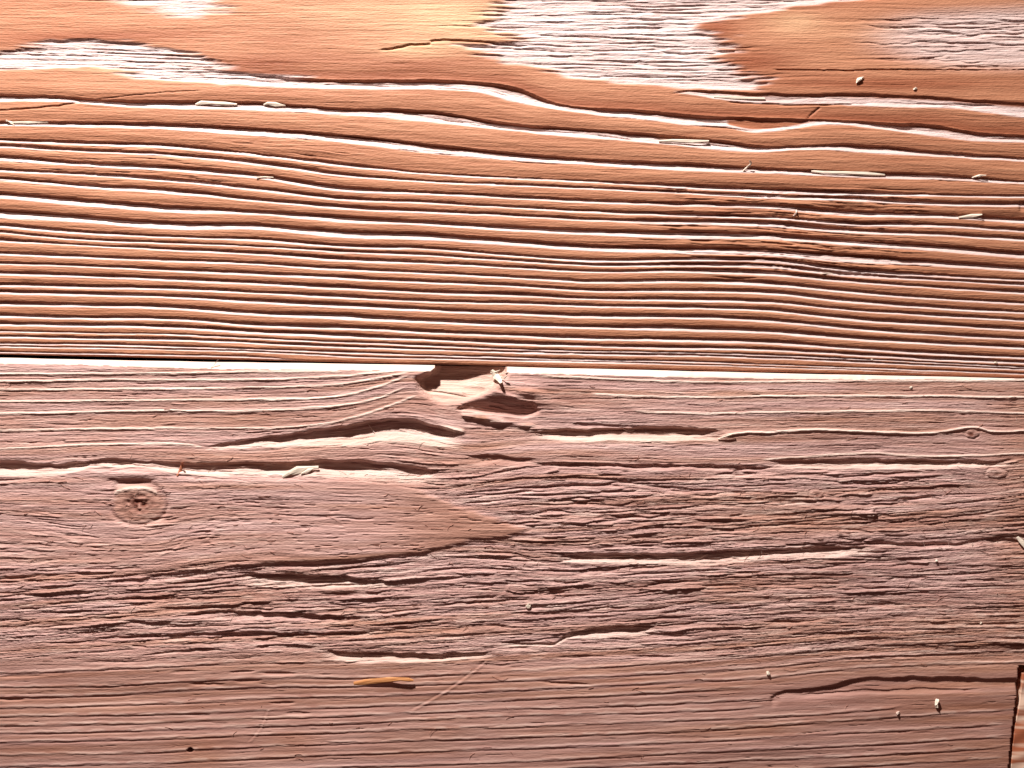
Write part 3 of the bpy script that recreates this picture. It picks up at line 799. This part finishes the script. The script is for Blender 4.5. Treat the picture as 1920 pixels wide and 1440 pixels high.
def mesh_obj(name, V_, F_, mat, smooth=False, parent=None, label=None, cat=None, group=None):
    me = bpy.data.meshes.new(name); me.from_pydata(V_, [], F_); me.materials.append(mat)
    if smooth:
        for p in me.polygons: p.use_smooth = True
    o = bpy.data.objects.new(name, me); COL.objects.link(o)
    if parent: o.parent = parent
    if label: o['label'] = label
    if cat: o['category'] = cat
    if group: o['group'] = group
    return o

def splinter(pts, w, t, mat, name="splinter", ragged=0.35, seed=1, **kw):
    """a torn sliver along (px, py, lift) points: flat tapering cross-section with frayed ends"""
    r = random.Random(seed)
    n = len(pts); V_, F_ = [], []
    K = 8
    for i, (px, py, z) in enumerate(pts):
        a = pts[max(i - 1, 0)]; b = pts[min(i + 1, n - 1)]
        dx, dy = b[0] - a[0], b[1] - a[1]; l = math.hypot(dx, dy) or 1
        nx_, ny_ = -dy / l, dx / l
        u = i / (n - 1)
        wi = w * (0.18 + 0.82 * math.sin(math.pi * (0.12 + 0.80 * u)) ** 0.8) * r.uniform(1 - ragged, 1 + ragged * 0.5)
        h0 = hz(px, py)
        for k in range(K):
            an = 2 * math.pi * k / K + 0.3
            cw = math.cos(an) * wi / 2 * r.uniform(0.8, 1.15); ch = math.sin(an) * t / 2 * r.uniform(0.7, 1.2)
            V_.append((wx(px + nx_ * cw + r.uniform(-.6, .6)), wy(py + ny_ * cw), (h0 + z + ch) * S))
    for i in range(n - 1):
        for k in range(K):
            F_.append((i*K + k, i*K + (k+1) % K, (i+1)*K + (k+1) % K, (i+1)*K + k))
    F_.append(tuple(range(K - 1, -1, -1))); F_.append(tuple((n-1)*K + k for k in range(K)))
    return mesh_obj(name, V_, F_, mat, **kw)

def crumb(px, py, rx, ry, rz, mat, rot=0.0, seed=1, lift=0.0, **kw):
    r = random.Random(seed); V_, F_ = [], []
    nu, nv = 7, 4
    rx *= 0.85; ry *= 0.85; rz *= 0.75
    h0 = hz(px, py) + lift
    ca, sa = math.cos(rot), math.sin(rot)
    V_.append((wx(px), wy(py), (h0 + rz * 1.7) * S))
    for j in range(1, nv):
        for i in range(nu):
            th = math.pi * j / nv; ph = 2 * math.pi * i / nu
            q = r.uniform(0.5, 1.3)
            x = math.sin(th) * math.cos(ph) * rx * q; y = math.sin(th) * math.sin(ph) * ry * q
            V_.append((wx(px + x * ca - y * sa), wy(py + x * sa + y * ca), (h0 + rz * 0.8 + math.cos(th) * rz * q) * S))
    V_.append((wx(px), wy(py), (h0 - rz * 0.2) * S))
    for i in range(nu): F_.append((0, 1 + (i+1) % nu, 1 + i))
    for j in range(nv - 2):
        for i in range(nu):
            a = 1 + j*nu + i; b = 1 + j*nu + (i+1) % nu
            F_.append((a, b, b + nu, a + nu))
    last = len(V_) - 1; o = 1 + (nv - 2) * nu
    for i in range(nu): F_.append((o + i, o + (i+1) % nu, last))
    return mesh_obj("wood_crumb", V_, F_, mat, cat="wood crumb", **kw)

GC = "loose crumbs on the boards"
crumb(1613, 148, 10, 5, 4, M_PALE, rot=-0.6, seed=3, label="largest white crumb on the smooth orange wood below the straight crack", group=GC)
crumb(1717, 165, 5, 3.5, 3, M_PALE, rot=-0.4, seed=4, label="small white crumb right of the largest white crumb", group=GC)
crumb(991, 1134, 6, 7, 4, M_PALE, rot=0.3, seed=5, label="white crumb alone in the middle of the lower board", group=GC)
crumb(1438, 1260, 5, 5, 4, M_PALE, rot=0.3, seed=6, label="pale round crumb above the dark stepped split", group=GC)
crumb(1680, 1334, 4, 5, 4, M_HAIR, rot=0.3, seed=7, label="tan crumb left of the white upright husk", group=GC)
crumb(1752, 1316, 5, 11, 6, M_PALE, rot=0.12, seed=8, label="long white husk near the bottom right corner piece", group=GC)
crumb(1836, 1167, 4, 4, 3, M_PALE, seed=9, label="tiny pale crumb at the right of the lower board", group=GC)
crumb(1870, 680, 4, 3, 3, M_PALE, rot=-0.5, seed=10, label="tiny pale crumb on the last ridges at the right end of the upper board", group=GC)
crumb(1637, 673, 4, 3, 2, M_PALE, seed=11, label="tiny pale speck in the fine grooves just above the joint", group=GC)
crumb(1705, 726, 4, 3, 2, M_PALE, rot=-0.5, seed=12, label="tiny pale crumb just below the joint towards the right", group=GC)
crumb(1753, 1050, 4, 3, 3, M_PALE, seed=13, label="tiny pale crumb in the frayed grain below the pin knots", group=GC)

GS = "loose splinters on the boards"
splinter([(664,1280,0),(685,1277,1),(705,1274,3),(730,1272,5),(752,1270,8),(768,1271,8),(776,1273,6)], 11, 2.5, M_ORNG, seed=2, label="amber splinter lying flat in the lower left centre", cat="splinter", group=GS)
splinter([(532,894,1),(545,886,6),(560,880,9),(575,877,10),(598,876,8)], 14, 4, M_PALE, seed=3, label="cream shaving lying in the groove right of the round knot", cat="splinter", group=GS, name="wood_shaving")
splinter([(566,888,4),(580,882,6),(590,877,8)], 7, 3, M_PALE, seed=13, parent=bpy.data.objects["wood_shaving"], name="frayed_end")
splinter([(335,891,1),(340,881,4),(344,872,7),(346,866,9)], 9, 3, M_RUST, seed=4, label="small reddish splinter standing above the round knot", cat="splinter", group=GS)
splinter([(1395,319,1),(1401,313,5),(1407,309,7),(1408,305,8),(1404,302,10)], 5, 3, M_PALE, seed=5, label="curled white fibre on the upper board ridges", cat="splinter", group=GS, name="curled_fibre")
splinter([(1905,1006,4),(1912,1014,6),(1921,1026,7),(1930,1038,6)], 8, 3, M_PALE, seed=6, label="white splinter sticking in at the right edge of the lower board", cat="splinter", group=GS)
splinter([(397,690,1),(403,684,5),(411,674,12)], 1.8, 1.8, M_HAIR, seed=7, label="thin straw coloured fibre standing up from the bright joint left of centre", cat="splinter", group=GS, name="straw_fibre")
splinter([(690,796,2),(695,803,3),(702,812,2)], 2.0, 2, M_HAIR, seed=8, label="hair thin fibre lying in the shaded gouge left of the hollow", cat="splinter", group=GS, name="straw_fibre")
splinter([(1345,823,2),(1362,817,4),(1374,812,4)], 4, 2.5, M_PALE, seed=9, label="pale sliver at the end of the shaded gouge right of the hollow", cat="splinter", group=GS)
splinter([(922,694,14),(929,703,13),(937,712,13),(940,718,14)], 11, 6, M_PALE, seed=10, ragged=0.6, label="torn white fibre tuft hanging on the rim of the hollow", cat="fibre tuft", name="fibre_tuft")
splinter([(920,699,14),(930,697,16),(938,694,17)], 4, 3, M_PALE, seed=11, ragged=0.6, parent=bpy.data.objects["fibre_tuft"], name="strand")
splinter([(936,706,14),(946,708,15),(951,704,15)], 4, 3, M_PALE, seed=12, ragged=0.6, parent=bpy.data.objects["fibre_tuft"], name="strand")

# slivers still attached to the upper board, lying in its grooves
for i, (pts, w, t) in enumerate([
    ([(364,194,1),(375,190,4),(395,191,5),(420,192,4),(442,193,2)], 9, 4),
    ([(492,194,1),(500,192,4),(515,193,4),(533,195,2)], 8, 4),
    ([(8,225,2),(20,228,3),(50,228,4),(86,227,3)], 6, 3),
    ([(10,224,3),(17,229,4),(25,233,3)], 3, 2),
    ([(1524,319,3),(1545,322,5),(1590,323,6),(1630,324,5),(1662,326,3)], 8, 4),
    ([(1236,263,3),(1262,263,6),(1300,264,7),(1330,263,5)], 9, 5),
    ([(1826,331,2),(1838,329,5),(1850,328,3)], 5, 4),
    ([(480,332,3),(495,331,4),(511,331,4)], 4, 2.5),
    ([(1490,404,2),(1494,398,4),(1495,392,4)], 4, 3),
    ([(1800,407,3),(1825,404,5),(1842,402,5)], 9, 4),
    ([(1340,180,1),(1380,181,2),(1436,183,2)], 8, 3),
    ([(1540,513,2),(1552,512,4),(1563,512,3)], 3, 2)]):
    splinter(pts, w, t, M_PALE if i != 8 else M_HAIR, name="sliver", seed=30 + i, parent=top_board)

# fuzz of loose fibres on the frayed lower board: uncountable
def fuzz(n, seed):
    r = random.Random(seed); V_, F_ = [], []
    while n:
        px = r.uniform(-20, 1940); py = r.uniform(715, 1440)
        p = 0.25 + 0.75 * (860 < py < 1200)
        if r.random() > p: continue
        n -= 1
        l = r.uniform(6, 24); an = r.uniform(-0.9, 0.9) + (math.pi if r.random() < .5 else 0); cv = r.uniform(-0.5, 0.5)
        w = r.uniform(0.4, 0.7); h0 = hz(px, py); lift = r.uniform(0.2, 1.6)
        prev = None
        for k in range(5):
            u = k / 4
            x = px + math.cos(an) * l * u; y = py + math.sin(an) * l * u * 0.7; an += cv * 0.35
            z = max(h0, hz(x, y)) + 0.3 + lift * u * (1.4 - u)
            b = len(V_)
            for q in range(3):
                a2 = 2.094 * q
                V_.append((wx(x + math.cos(a2) * w * 0.5), wy(y + math.cos(a2 + 1) * w), (z + math.sin(a2) * w) * S))
            if prev is not None:
                for q in range(3): F_.append((prev + q, prev + (q+1) % 3, b + (q+1) % 3, b + q))
            prev = b
    o = mesh_obj("fibre_fuzz", V_, F_, M_HAIR, parent=low_board)
    o['kind'] = "stuff"
fuzz(420, 5)

# the dark support the boards lie on
def support():
    me = bpy.data.meshes.new("support_surface")
    z = -0.0221
    me.from_pydata([(-0.6, -0.6, z), (0.6, -0.6, z), (0.6, 0.6, z), (-0.6, 0.6, z)], [], [(0, 1, 2, 3)])
    me.materials.append(plain("dull_support", (0.10, 0.07, 0.055)))
    o = bpy.data.objects.new("support_surface", me); COL.objects.link(o)
    o['kind'] = "structure"
support()
